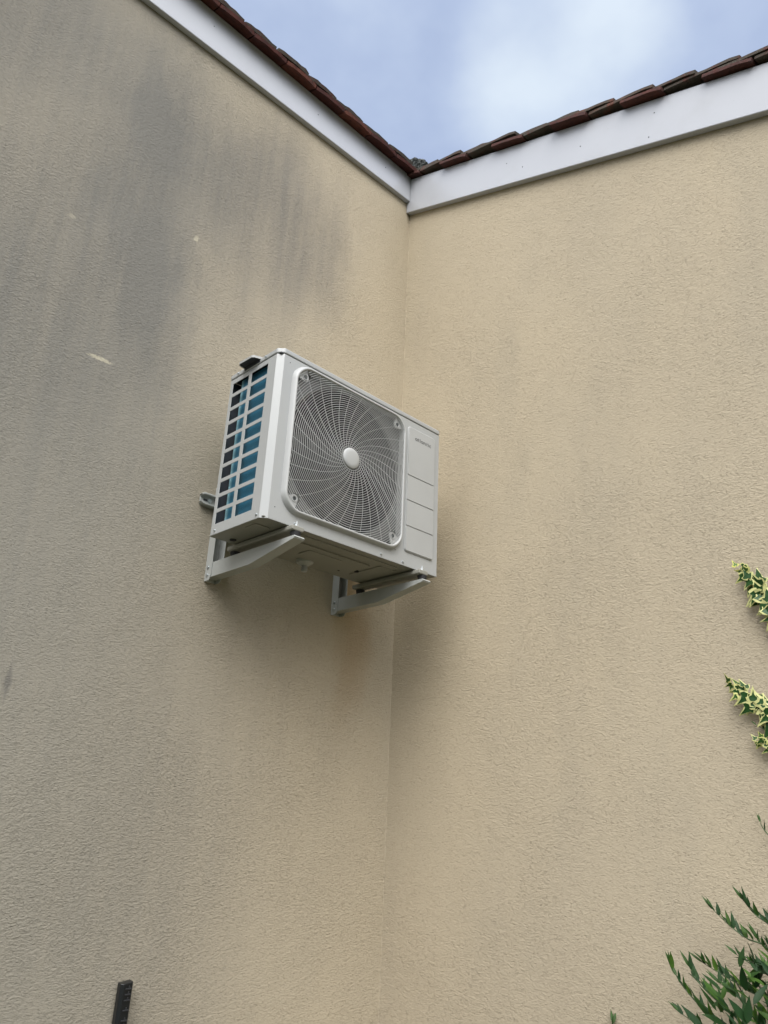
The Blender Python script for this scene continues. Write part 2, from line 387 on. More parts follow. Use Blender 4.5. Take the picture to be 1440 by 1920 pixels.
# plain clay tiles: each a cambered slab, laid in double-lapped courses
def tile(bm, lay, xc, s, zf, w=.163, ln=.27, t=.015, lift=0., tilt=.10, jig=1., twist=None, moss=0., tintk=1.):
    ca = math.atan(.373); dirv = Vector((0, math.cos(ca), math.sin(ca))); nrm = Vector((0, -math.sin(ca), math.cos(ca)))
    y0 = s * math.cos(ca); o = Vector((xc, Y0 + y0, 0)); o.z = zf(o.y)
    tw = R(random.uniform(-1.6, 1.6)) * jig if twist is None else twist
    nx, ny = 7, 7
    tint = (random.random() ** 1.3 * tintk, min(1, moss + random.random() * .4 * moss), random.random(), 1)
    grid = []
    ww = w * random.uniform(.96, 1.0); cb = random.uniform(.003, .007); seed = random.uniform(0, 99)
    for side in (0, 1):
        g = []
        for j in range(ny + 1):
            row = []
            for i in range(nx + 1):
                u = (i / nx - .5) * ww; v = j / ny * ln
                if j == 0: v += .004 * noise.noise((seed, u * 30, 0)) - (0. if abs(i - nx / 2) < nx / 2 - .6 else -.003)
                h = lift + tilt * (ln - v) + cb * (1 - (2 * u / ww) ** 2) - .006 * max(0, 1 - v / .05) ** 2
                h += t * side + .0025 * noise.noise((seed + u * 20, v * 20, side * 5.)) + (.006 * moss * max(0, noise.noise((seed + u * 55, v * 55, 3.3))) if side else 0)
                uu = u * math.cos(tw) - v * math.sin(tw); v2 = v * math.cos(tw) + u * math.sin(tw)
                row.append(bm.verts.new(o + Vector((uu, 0, 0)) + dirv * v2 + nrm * h))
            g.append(row)
        grid.append(g)
    def F(vs):
        f = bm.faces.new(vs)
        for lp in f.loops: lp[lay] = tint
    for j in range(ny):
        for i in range(nx):
            F((grid[0][j][i], grid[0][j + 1][i], grid[0][j + 1][i + 1], grid[0][j][i + 1]))
            F((grid[1][j][i], grid[1][j][i + 1], grid[1][j + 1][i + 1], grid[1][j + 1][i]))
        F((grid[0][j][0], grid[1][j][0], grid[1][j + 1][0], grid[0][j + 1][0]))
        F((grid[0][j][nx], grid[0][j + 1][nx], grid[1][j + 1][nx], grid[1][j][nx]))
    for i in range(nx):
        F((grid[0][0][i], grid[0][0][i + 1], grid[1][0][i + 1], grid[1][0][i]))
        F((grid[0][ny][i], grid[1][ny][i], grid[1][ny][i + 1], grid[0][ny][i + 1]))
# left roof: doubled eave course, then courses running up
bm = bmesh.new(); lay = bm.loops.layers.color.new('tint')
Y0 = -.078
for k in range(0, 36):
    xc = -.045 - .0825 - k * .1655
    tile(bm, lay, xc + .03, 0, ZL, ln=.20, tilt=.02, lift=-.012, jig=.5, moss=.1)
    tile(bm, lay, xc - .052 + .03, .006 + random.uniform(-.006, .006), ZL, tilt=.02, lift=.006, jig=.7, moss=1.4)
    for c in range(1, 5):
        tile(bm, lay, xc + (.03 if c % 2 else -.052), c * .115, ZL, tilt=.07, lift=.012, moss=.7)
fixn(bm); link('eave_tiles', bm, M_tile, house)
# right wing: courses stepping down the verge
bm = bmesh.new(); lay = bm.loops.layers.color.new('tint')
Y0 = 0
nC = 44
for c in range(nC):
    y = -.06 - c * .1495 + (random.uniform(-.004, .004)); s = y / math.cos(math.atan(.373))
    ZT = lambda y: ZR(y) + .004
    off = 0 if c % 2 else -.0825
    jut = random.uniform(-.007, .006)
    for k in range(3):
        x = -.052 + .082 + k * .165
        if c % 2 == 0: tile(bm, lay, x - .006 + random.uniform(-.006, .004), s - .045, ZT, ln=.17, tilt=.03, lift=-.005, moss=.35, t=.012, tintk=.5)
        tile(bm, lay, x + off * (k > 0) + jut * (k == 0) + (.004 if c % 2 else 0), s, ZT, ln=.27, tilt=.105, lift=.003, moss=1., t=.0115)
fixn(bm); link('verge_tiles', bm, M_tile, house)
# lump of mortar closing the junction of the two roofs
bm = bmesh.new(); bmesh.ops.create_icosphere(bm, subdivisions=5, radius=1)
for v in bm.verts:
    p = v.co.copy(); d = 1 + .22 * noise.noise(p * 2.3) + .14 * noise.noise(p * 6) + .07 * noise.noise(p * 15)
    v.co = Vector((.035 + p.x * d * .075, .02 + p.y * d * .09, 4.565 + p.z * d * .055))
link('mortar', bm, M_mortar, house, smooth=True)

# ------------------------------------------------------------------ outdoor unit (local frame: x right, y to the wall, z up)
OX, OY, OZ = -.948, -.415, 2.29
Wd, Dp, Ht, LID, CH = .726, .262, .555, .020, .0172
ac = empty('air_conditioner', (OX, OY, OZ), 'light grey outdoor air conditioning unit with round fan grille hung on the wall', 'air conditioner')
zt = Ht - LID
XC, ZC, HO, HI = .300, .2815, .246, .2345
HX, HZ = .300, .284
def rsq(h, r, n=12): return rrect(XC - h, XC + h, ZC - h, ZC + h, r, n)
def bulge(pts, k=.006):
    o = []
    for x, z in pts:
        dx, dz = x - XC, z - ZC; m = max(abs(dx), abs(dz)); q = min(abs(dx), abs(dz)) / max(m, 1e-6)
        o.append((x - dx * 0.0 + math.copysign(k * (1 - q * q) if abs(dx) > abs(dz) else 0, dx), z + math.copysign(k * (1 - q * q) if abs(dz) >= abs(dx) else 0, dz)))
    return o
def dens(pts, m=10):
    o = []
    for i, p in enumerate(pts):
        q = pts[(i + 1) % len(pts)]; L_ = math.hypot(q[0] - p[0], q[1] - p[1]); k = max(1, int(L_ / .02))
        for j in range(k): o.append((p[0] + (q[0] - p[0]) * j / k, p[1] + (q[1] - p[1]) * j / k))
    return o
# front panel with the opening
hole = dens(rsq(HO - .006, .058))
bm = bmesh.new()
n = len(hole)
def onrect(x, z):
    dx, dz = x - XC, z - ZC
    ts = [((Wd - XC) if dx > 0 else (CH - XC)) / dx if abs(dx) > 1e-9 else 1e9, ((zt - ZC) if dz > 0 else (-ZC)) / dz if abs(dz) > 1e-9 else 1e9]
    t = min(ts); return (XC + dx * t, ZC + dz * t)
I = [bm.verts.new((x, 0, z)) for x, z in hole]; I2 = [bm.verts.new((x, .012, z)) for x, z in hole]
corners = [(Wd, zt), (CH, zt), (CH, 0), (Wd, 0)]
# split outline points where corners fall
O = [onrect(*p) for p in hole]
for i in range(n):
    j = (i + 1) % n
    a, b = O[i], O[j]
    mid = [c for c in corners if (abs(a[0] - c[0]) < 1e-6 and abs(b[1] - c[1]) < 1e-6 and abs(b[0] - c[0]) > 1e-6) or (abs(a[1] - c[1]) < 1e-6 and abs(b[0] - c[0]) < 1e-6 and abs(b[1] - c[1]) > 1e-6)]
    vs = [I[i], I[j], bm.verts.new((b[0], 0, b[1]))] + [bm.verts.new((c[0], 0, c[1])) for c in mid if (c != a and c != b)] + [bm.verts.new((a[0], 0, a[1]))]
    bm.faces.new(vs); bm.faces.new((I[j], I[i], I2[i], I2[j]))
bmesh.ops.remove_doubles(bm, verts=bm.verts, dist=1e-5)
# chamfer strip, right side, back
box(bm, .0, 0.0001, 0, .0001, 0, .0001) if False else None
prism(bm, [(CH, 0), (0, CH), (.0012, CH + .0006), (CH + .0006, .0012)], lambda u, v, d: (u, v, d), 0, zt)
fixn(bm)
link('front_panel', bm, M_case, ac)
bm = bmesh.new()
box(bm, Wd - .0012, Wd, .0005, Dp, 0, zt); link('side_panel', bm, M_case, ac)
bm = bmesh.new(); box(bm, .50, Wd - .0015, Dp - .0012, Dp, 0.003, zt); link('rear_panel', bm, M_case, ac)
# left side panel with its two columns of ten openings
bm = bmesh.new()
ys = [CH, .0600, .1440, .1605, .2465, Dp]
zs = [0]
for k in range(10): zs += [.0340 + k * .04970, .0340 + k * .04970 + .0365]
zs += [zt]
V = {}
for a, y in enumerate(ys):
    for b, z in enumerate(zs): V[a, b] = bm.verts.new((0, y, z))
for a in range(len(ys) - 1):
    for b in range(len(zs) - 1):
        if a in (1, 3) and b % 2 == 1: continue
        bm.faces.new((V[a, b], V[a, b + 1], V[a + 1, b + 1], V[a + 1, b]))
o = link('side_panel', bm, M_case, ac)
md = o.modifiers.new('thick', 'SOLIDIFY'); md.thickness = .002; md.offset = -1 if False else 1
md.offset = -1
bv = o.modifiers.new('bevel', 'BEVEL'); bv.width = .0012; bv.segments = 2; bv.limit_method = 'ANGLE'
# blue heat exchanger wrapping round the corner, with a dark sheet behind for the shade
bm = bmesh.new()
pl = [(.016, .022 + i * .014) for i in range(0, 13)]
pl += [(.016 + .030 - .030 * math.cos(R(a)), .213 + .030 * math.sin(R(a))) for a in range(0, 91, 6)] + [(.20, .243), (.45, .243), (.70, .243)]
loft(bm, [[(x, y, .012) for x, y in pl], [(x, y, .527) for x, y in pl]], False)
fixn(bm)
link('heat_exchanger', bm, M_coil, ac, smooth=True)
bm = bmesh.new()
box(bm, .0015, .060, .2580, .2595, .004, zt - .002); link('rear_flange_shade', bm, M_shade, ac)  # rear flange, coloured dark in place of the shade inside
# copper return bends in front of the fins (seen as small glints)
# base pan
bm = bmesh.new()
box(bm, .004, Wd - .003, .004, Dp - .003, .0035, .006)
prism(bm, [(CH, 0), (Wd, 0), (Wd, Dp + .008), (0, Dp + .008), (0, CH)], lambda u, v, d: (u, v, d), 0.0, .0028)
for (a, b, c, d, h) in ((.15, .57, .03, .055, .004), (.16, .50, .085, .20, .005), (.52, .60, .06, .22, .003), (.02, .075, .06, .12, .003), (.26, .40, .11, .17, .008)):
    prism(bm, rrect(a, b, c, d, .010, 4), lambda u, v, dd: (u, v, dd), -h, .0005)
fixn(bm)
bp = link('base_pan', bm, M_pan, ac, bevel=.002)
for (x, y, r) in ((.063, .235, .010), (.512, .1676, .007), (.543, .082, .004), (.47, .21, .004), (.20, .22, .005)):
    bm = bmesh.new(); cyl(bm, (x, y, .001), (0, 0, -1), r, .0068 if x > .3 and r > .005 else .0036, 16)
    link('pan_hole', bm, M_dark, bp)
bm = bmesh.new(); cyl(bm, (.332, .22, -.0002), (0, 0, -1), .030, .010, 24, .026); cyl(bm, (.332, .22, -.010), (0, 0, -1), .024, .008, 24, .012); cyl(bm, (.332, .22, -.018), (0, 0, -1), .009, .020, 16)
for q in range(3): cyl(bm, (.332, .22, -.022 - q * .005), (0, 0, -1), .0105, .002, 16)
link('drain_nozzle', bm, M_plast, bp, bevel=.0008)
# lid
bm = bmesh.new()
lp = [(CH - .001, -.002), (Wd + .0015, -.002), (Wd + .0015, Dp + .002), (-.002, Dp + .002), (-.002, CH - .001)]
prism(bm, lp, lambda u, v, d: (u, v, d), zt + .0022, Ht); fixn(bm)
lid = link('lid', bm, M_case, ac, bevel=.004, seg=3)
bm = bmesh.new(); box(bm, .004, Wd - .004, .003, Dp - .003, zt - .001, zt + .004); link('seal', bm, M_dark, ac)
# moulded hand hold on the side, at the top
bm = bmesh.new()
pr = [(.098, 0), (.106, -.022), (.114, -.028), (.176, -.030), (.184, -.024), (.188, 0)]
prism(bm, pr, lambda u, v, d: (v, u, d), .5535, .5570)
pi = [(.101, 0), (.108, -.0205), (.115, -.0262), (.175, -.0282), (.182, -.0225), (.185, 0)]
A = [bm.verts.new((v, u, .5538)) for u, v in pr]; B = [bm.verts.new((v, u, .5495)) for u, v in pr]; C_ = [bm.verts.new((v, u, .5495)) for u, v in pi]; D_ = [bm.verts.new((v, u, .5530)) for u, v in pi]
for i in range(5):
    for P_, Q_ in ((A, B), (B, C_), (C_, D_)): bm.faces.new((P_[i], P_[i + 1], Q_[i + 1], Q_[i]))
fixn(bm)
link('handle', bm, M_plast, ac)
bm = bmesh.new(); box(bm, -.0030, -.0001, .102, .184, .5410, .5520); prism(bm, pi, lambda u, v, d: (v, u, d), .5518, .5532); fixn(bm); link('handle_shade', bm, M_shade, ac)  # dark plates added to paint in the shade under the hand hold
# bezel
bm = bmesh.new()
prof = [(.246, .0, .060), (.2445, -.004, .059), (.2405, -.0125, .056), (.2375, -.0155, .054), (.2345, -.0155, .0525), (.2325, -.0135, .0515), (.2315, -.002, .051), (.2315, .012, .051)]
loft(bm, [[(x, d, z) for x, z in bulge(rrect(XC - h, XC + h, ZC - h, ZC + h, r, 14), .004)] for h, d, r in prof], True)
fixn(bm)
grille = link('fan_grille', bm, M_plast, ac, smooth=True)
def inside(x, z, h=.2318, r=.051):
    dx, dz = abs(x - XC), abs(z - ZC)
    if dx > h + .003 or dz > h + .003: return False
    if dx > h - r and dz > h - r: return math.hypot(dx - h + r, dz - h + r) <= r + .001
    return True
ears = [(HX + sx_ * .2025, ZC + .0035 + sz_ * .2020) for sx_ in (-1, 1) for sz_ in (-1, 1)]
def free(x, z): return inside(x, z) and all(math.hypot(x - a, z - b) > .0135 for a, b in ears)
bm = bmesh.new()
r = .0405; ty = -.0125
ring_i = 0
while r < .305:
    NA = 240 if r > .1 else 120
    hw, dp = .00082, .0011
    prev = None
    y0 = ty + .0015 * (ring_i % 2 == 0) * 0
    def sec(t):
        return [bm.verts.new((HX + q * math.cos(t), yy, HZ + q * math.sin(t))) for q, yy in ((r - hw, y0), (r + hw, y0), (r + hw * .9, y0 + dp), (r - hw * .9, y0 + dp))]
    first = None
    for i in range(NA + 1):
        t = 2 * math.pi * i / NA
        if free(HX + r * math.cos(t), HZ + r * math.sin(t)):
            cur = sec(t)
            if prev:
                for q in range(4): bm.faces.new((prev[q], prev[(q + 1) % 4], cur[(q + 1) % 4], cur[q]))
            prev = cur
        else: prev = None
    r += .00725; ring_i += 1
fixn(bm)
link('grille_rings', bm, M_wire, grille, smooth=False)
bm = bmesh.new()
for k in range(32):
    t0 = 2 * math.pi * k / 32 + .05; prev = None; rr = .033
    while rr < .31:
        t = t0 - .40 * math.log(rr / .033); x, z = HX + rr * math.cos(t), HZ + rr * math.sin(t)
        if not inside(x, z, .2325): break
        if not free(x, z): prev = None; rr += .005; continue
        tg = t - math.atan(.40); nx, nz = -math.sin(tg), math.cos(tg); hw = .00050
        cur = [bm.verts.new((x + nx * s_, yy, z + nz * s_)) for s_, yy in ((-hw, ty + .0012), (hw, ty + .0012), (hw, ty + .003), (-hw, ty + .003))]
        if prev:
            for q in range(4): bm.faces.new((prev[q], prev[(q + 1) % 4], cur[(q + 1) % 4], cur[q]))
        prev = cur; rr += .005
fixn(bm)
link('grille_spokes', bm, M_wire, grille)
bm = bmesh.new(); cy = lambda r_, y_: [(HX + r_ * math.cos(2 * math.pi * k / 48), y_, HZ + r_ * math.sin(2 * math.pi * k / 48)) for k in range(48)]
loft(bm, [cy(.0345, ty + .007), cy(.0345, ty - .001), cy(.033, ty - .0028), cy(.020, ty - .0040), cy(.002, ty - .0045)], True, capb=True); fixn(bm)
link('hub_cap', bm, M_plast, grille, smooth=True)
# screw ears in the four corners of the grille
for (ex, ez) in ears:
    bm = bmesh.new(); sx_ = math.copysign(1, ex - XC); sz_ = math.copysign(1, ez - ZC)
    pts = []
    base = math.atan2(sz_, sx_)
    hh, rr_ = .2325, .0515; ccx, ccz = XC + sx_ * (hh - rr_), ZC + sz_ * (hh - rr_)
    for q in range(-5, 6): 
        a_ = base + R(q * 5.2); pts.append((ccx + (rr_ + .001) * math.cos(a_), ccz + (rr_ + .001) * math.sin(a_)))
    for q in range(0, 9):
        a_ = base + R(105 + q * 18.75 ); pts.append((ex + .0135 * math.cos(a_), ez + .0135 * math.sin(a_)))
    prism(bm, pts, lambda u, v, d: (u, d, v), -.006, -.0005)
    rg = lambda r_, y_: [(ex + r_ * math.cos(2 * math.pi * k / 20), y_, ez + r_ * math.sin(2 * math.pi * k / 20)) for k in range(20)]
    loft(bm, [rg(.0105, -.0058), rg(.0100, -.0085), rg(.0078, -.0085), rg(.0068, -.0062)], True)
    fixn(bm); e_ = link('screw_ear', bm, M_plast, grille)
    bm = bmesh.new(); loft(bm, [rg(.0065, -.0066), rg(.003, -.0066)], True, capb=True); fixn(bm); link('screw', bm, M_mortar, e_)
# shroud plate behind the grille, with its round throat
bm = bmesh.new()
nn = 96
ci = [(HX + .2395 * math.cos(2 * math.pi * k / nn), HZ + .2395 * math.sin(2 * math.pi * k / nn)) for k in range(nn)]
co = [(XC + .30 * math.cos(2 * math.pi * k / nn) / max(abs(math.cos(2 * math.pi * k / nn)), abs(math.sin(2 * math.pi * k / nn))) * .845, ZC + .30 * math.sin(2 * math.pi * k / nn) / max(abs(math.cos(2 * math.pi * k / nn)), abs(math.sin(2 * math.pi * k / nn))) * .845) for k in range(nn)]
co = [(min(max(x, .045), .554), min(max(z, .03), .533)) for x, z in co]
loft(bm, [[(x, .0135, z) for x, z in co], [(x, .0135, z) for x, z in ci], [(HX + (x - HX) * .985, .022, HZ + (z - HZ) * .985) for x, z in ci]], True)
fixn(bm)
sh = link('shroud', bm, M_shroud, ac)
bm = bmesh.new(); loft(bm, [[(HX + (x - HX) * .985, .0225, HZ + (z - HZ) * .985) for x, z in ci], [(HX + (x - HX) * .98, .19, HZ + (z - HZ) * .98) for x, z in ci]], True); fixn(bm); link('throat', bm, M_dark, sh)
# dark back of the fan chamber
bm = bmesh.new(); box(bm, .215, .56, .19, .195, .02, .53); box(bm, .56, .565, .013, .195, .02, .53); link('chamber', bm, M_dark, ac)
# propeller fan
bm = bmesh.new()
for b in range(3):
    rows = []
    for i in range(10):
        rr = .05 + .175 * i / 9; row = []
        for j in range(9):
            a_ = 2 * math.pi * b / 3 + (.15 + .35 * i / 9) + (j / 8) * (1.15 + .15 * math.sin(i / 9 * 3))
            row.append((HX + rr * math.cos(a_), .072 + .045 * (j / 8), HZ + rr * math.sin(a_)))
        rows.append(row)
    loft(bm, rows, False)
fixn(bm); fan = link('fan', bm, M_fan, ac, smooth=True); fan.modifiers.new('t', 'SOLIDIFY').thickness = .003
bm = bmesh.new(); cyl(bm, (HX, .06, HZ), (0, 1, 0), .05, .06, 32); link('fan_hub', bm, M_fan, fan)
# service cover with four raised fields
bm = bmesh.new()
prism(bm, rrect(.5622, .7012, .0490, .5105, .012, 5), lambda u, v, d: (u, d, v), -.0032, 0.001); fixn(bm)
cover = link('service_cover', bm, M_plast, ac, bevel=.0022, seg=3)
for z0, z1 in ((.0525, .1370), (.1405, .2292), (.2327, .3212), (.3247, .5070)):
    bm = bmesh.new(); prism(bm, rrect(.5655, .6982, z0, z1, .006 if (z0 < .06 or z1 > .5) else .0015, 4), lambda u, v, d: (u, d, v), -.0056, -.003); fixn(bm)
    link('cover_panel', bm, M_plast, cover, bevel=.0010, seg=2)
# the maker's lettering, drawn with strokes: atlantic
bm = bmesh.new()
yl = -.0058; H_ = .0104; sw = .0025
def stroke(pts, w=sw):
    P_ = [Vector((x, z)) for x, z in pts]; A, B = [], []
    for i, p in enumerate(P_):
        d = (P_[min(i + 1, len(P_) - 1)] - P_[max(i - 1, 0)]).normalized(); nn_ = Vector((-d.y, d.x)) * w / 2
        A.append(p + nn_); B.append(p - nn_)
    va = [[bm.verts.new((q.x, yl + dd, q.y)) for q in L_] for L_ in (A, B) for dd in (0, .0003)]
    for i in range(len(P_) - 1): bm.faces.new((va[0][i], va[0][i + 1], va[2][i + 1], va[2][i]))
arc = lambda cx, cz, r_, a0, a1, n_=18: [(cx + r_ * math.cos(R(a0 + (a1 - a0) * k / n_)), cz + r_ * math.sin(R(a0 + (a1 - a0) * k / n_))) for k in range(n_ + 1)]
xx, zz = .5945, .4640; ro = H_ / 2 - sw / 2
def let_a(x):
    stroke(arc(x + H_ / 2, zz + H_ / 2, ro, 0, 360)); stroke([(x + H_ - sw * .45, zz), (x + H_ - sw * .45, zz + H_ )]); return x + H_ + .0022
def let_t(x):
    stroke([(x + .0020, zz + .0135), (x + .0020, zz + .003)] + arc(x + .0020 + .0026, zz + .003 + .0006, .0026, 180, 265, 6)); stroke([(x + .001, zz + H_ - .001), (x + .0058, zz + H_ - .001)], .0017); return x + .0078
def let_l(x, h): stroke([(x + .001, zz), (x + .001, zz + h)]); return x + .0042
def let_n(x):
    stroke([(x + .001, zz), (x + .001, zz + H_)]); stroke(arc(x + .001 + .0034, zz + H_ - .0044, .0034, 180, 0, 12) + [(x + .0078, zz)]); return x + .0110
xx = let_a(xx); xx = let_t(xx); xx = let_l(xx, .0145); xx = let_a(xx); xx = let_n(xx); xx = let_t(xx)
stroke([(xx + .001, zz), (xx + .001, zz + H_)]); stroke([(xx + .001, zz + .0118), (xx + .001, zz + .0138)]); xx += .0042
stroke(arc(xx + H_ / 2, zz + H_ / 2, ro, 48, 312))
for v in bm.verts: v.co.x = .5945 + (v.co.x - .5945) * (.0862 / max(1e-6, (xx + H_ - .5945)))
fixn(bm); link('lettering', bm, M_ink, cover)
# screws
def hexscrew(x, y, z, ax, r_=.0042, par=ac):
    bm = bmesh.new(); ax = Vector(ax); c = Vector((x, y, z))
    cyl(bm, c, ax, r_ * 1.25, .0008, 16); cyl(bm, c + ax * .0008, ax, r_, .0035, 6); fixn(bm)
    return link('screw', bm, M_galv, par, bevel=.0004)
for x, z in ((.1125, .0112), (.4604, .0118), (.5596, .0115)): hexscrew(x, -.0002, z, (0, -1, 0), .0032)
for y, z in ((.031, .0129), (.2409, .0129)): hexscrew(-.0002, y, z, (-1, 0, 0), .0032)
for y, z in ((.0717, .5462), (.2190, .5462)): hexscrew(-.0022, y, z, (-1, 0, 0), .0030)
for x, z in ((.0397, .5145), (.0373, .0396), (.5237, .043), (.525, .5123)):
    bm = bmesh.new(); cyl(bm, (x, -.0003, z), (0, 1, 0), .0017, .0004, 10); link('pilot_hole', bm, M_dark, ac)
# mounting feet under the unit
for x0 in (.086, .614):
    bm = bmesh.new()
    prism(bm, [(x0, -.0035), (x0 + .042, -.0035), (x0 + .042, -.017), (x0 + .036, -.0185), (x0 + .006, -.0185), (x0, -.017)], lambda u, v, d: (u, d, v), -.026, .300)
    fixn(bm); ft = link('mounting_foot', bm, M_pan, ac, bevel=.003)
    bm = bmesh.new(); cyl(bm, (x0 + .021, -.017, -.004), (0, 0, 1), .0022, .016, 10); cyl(bm, (x0 + .021, -.017, -.003), (0, 0, 1), .0065, .005, 6); link('bolt', bm, M_galv, ft)

# ------------------------------------------------------------------ wall bracket
br = empty('wall_bracket', (OX, OY, OZ), 'light grey steel bracket with two arms bolted to the wall under the air conditioner', 'bracket')
for x0 in (.088, .621):
    bm = bmesh.new(); T = .0022; w = .042; yb = .4148; yf = .379; z0, z1 = -.094, .228
    # U section open towards the viewer, lower corners rounded off
    prism(bm, [(yb, z0), (yb - .026, z0), (yf + .002, z0 + .010), (yf, z0 + .018), (yf, z1), (yb, z1)], lambda u, v, d: (d, u, v), x0, x0 + T)
    prism(bm, [(yb, z0), (yb - .026, z0), (yf + .002, z0 + .010), (yf, z0 + .018), (yf, z1), (yb, z1)], lambda u, v, d: (d, u, v), x0 + w - T, x0 + w)
    box(bm, x0 + T, x0 + w - T, yb - T, yb - .0002, z0 + .001, z1)
    fixn(bm); post = link('post', bm, M_brack, br, bevel=.0008)
    for z in (-.050, -.076): hexscrew(x0 - .0002, .398, z, (-1, 0, 0), .0048, post)
    bm = bmesh.new(); a0 = x0 + T + .0006; a1 = x0 + w - T - .0006
    prof = [(.411, -.0352), (-.030, -.0352), (-.034, -.040), (-.030, -.0445), (.178, -.0825), (.411, -.0840)]
    def off_in(p, t=T):
        return [(p[0][0], p[0][1] - t), (p[1][0] + t, p[1][1] - t), (p[2][0] + t, p[2][1]), (p[3][0] + t, p[3][1] + t * .9), (p[4][0], p[4][1] + t), (p[5][0], p[5][1] + t)]
    prism(bm, prof, lambda u, v, d: (d, u, v), a0, a0 + T)                                   # web
    inn = off_in(prof)
    # flanges: top (narrow) and bottom (full width)
    for i, j, wd in ((0, 1, a1), (1, 2, a1), (2, 3, a1), (3, 4, a1), (4, 5, a1)):
        q = [prof[i], prof[j], inn[j], inn[i]]
        prism(bm, q, lambda u, v, d: (d, u, v), a0 + T, wd)
    fixn(bm); arm = link('arm', bm, M_brack, br, bevel=.0008)
    bmesh_pts = ((-.012, .0), (.285, .0))
    for y, _ in bmesh_pts:
        bm = bmesh.new(); cyl(bm, (x0 + .021, y, -.0350), (0, 0, 1), .0135, .0165, 20, .0165); link('rubber_mount', bm, M_rubber, arm, bevel=.0015)
# cross rail along the wall
bm = bmesh.new()
def rail_ring(d0, h, x): return None
y0, y1 = .378, .4146; z0, z1 = .1510, .1935; T = .002
sec = [(y1, z1), (y0 + .010, z1), (y0, z1 - .004), (y0, z1 - .008)]
# hat shaped section: flat face set back, two rolled edges
secs = [(.4146, .1925), (.398, .1925), (.396, .1905), (.396, .1875), (.4085, .1855), (.4105, .1835), (.4105, .1605), (.4085, .1585), (.396, .1565), (.396, .1535), (.398, .1515), (.4146, .1515)]
xs = [.0305, .0325, .036, .045, .06, .3, .69, .705, .714, .7175, .7195]
def sq(x):
    m = min(x - .030, .720 - x); k = min(1, max(0, m / .018)); k = math.sqrt(1 - (1 - k) ** 2); return .60 + .40 * k
loft(bm, [[(x, y, .172 + (z - .172) * sq(x)) for y, z in secs] for x in xs], False)
fixn(bm)
rail = link('cross_rail', bm, M_brack, br); md = rail.modifiers.new('t', 'SOLIDIFY'); md.thickness = .0018; md.offset = 0
bm = bmesh.new(); prism(bm, rrect(.043, .068, .1685, .1755, .0034, 5), lambda u, v, d: (u, d, v), .4086, .4094); link('slot', bm, M_shade, rail)
hexscrew(.0660, .4094, .1722, (0, -1, 0), .0068, rail)
hexscrew(.6960, .4094, .1722, (0, -1, 0), .0068, rail)

# ------------------------------------------------------------------ black notched stake against the left wall
st = empty('garden_stake', (-.95, -.02, 0), 'black notched plastic stake standing upright against the left wall', 'stake')
bm = bmesh.new()
tp = 1.113
prism(bm, [(-.0165, .012), (-.0165, -.004), (-.010, -.0105), (.0135, -.0105), (.0155, -.008), (.0155, .012)], lambda u, v, d: (u + .0 + (d - tp) * -.035 * 0, v, d), 0, tp)
for v in bm.verts:
    if v.co.z > 1: v.co.z += .0025 * (v.co.x / .015) - .002 * (v.co.y < -.008)
fixn(bm); link('shaft', bm, M_black, st, bevel=.0015)
bm = bmesh.new(); z = tp - .016
k = 0
while z > .03:
    box(bm, -.005, .0110, -.0135, -.0104, z, z + .0030); box(bm, .0030, .0058, -.0130, -.0104, z + .0030, z + .008)
    z -= (.0125 if k % 4 < 2 else .022); k += 1
fixn(bm); link('notch', bm, M_notch, st, bevel=.0004)
st.rotation_euler = (0, R(.6), 0)

# ------------------------------------------------------------------ plants
def leaf(bm, lay, base, d, up, L_, w_, curl=.15, tint=.5, fold=.25):
    d = Vector(d).normalized(); up = Vector(up); s = d.cross(up)
    if s.length < 1e-3: s = Vector((1, 0, 0))
    s.normalize(); up = s.cross(d).normalized(); base = Vector(base)
    n_ = 7; prev = None; tw = random.uniform(-.3, .3)
    for i in range(n_ + 1):
        t = i / n_; wd = w_ * .5 * (math.sin(math.pi * min(1, t * 1.02) ** .75)) ** .9 * (1 - .25 * t) if 0 < t < 1 else .0004
        c = base + d * L_ * t - up * curl * L_ * t * t; a_ = tw * t
        ss = s * math.cos(a_) + up * math.sin(a_)
        cur = [bm.verts.new(c - ss * wd + up * fold * wd), bm.verts.new(c), bm.verts.new(c + ss * wd + up * fold * wd)]
        if prev:
            for q in (0, 1):
                f = bm.faces.new((prev[q], prev[q + 1], cur[q + 1], cur[q])); f.smooth = True
                for lp in f.loops: lp[lay] = (tint, 0, 0, 1)
        prev = cur
def smoothline(pts, n_=6):
    pts = [Vector(p) for p in pts]; o = []
    for i in range(len(pts) - 1):
        p0, p1, p2, p3 = pts[max(i - 1, 0)], pts[i], pts[i + 1], pts[min(i + 2, len(pts) - 1)]
        for k in range(n_):
            t = k / n_; o.append(.5 * ((2 * p1) + (p2 - p0) * t + (2 * p0 - 5 * p1 + 4 * p2 - p3) * t * t + (3 * p1 - p0 - 3 * p2 + p3) * t ** 3))
    o.append(pts[-1]); return o
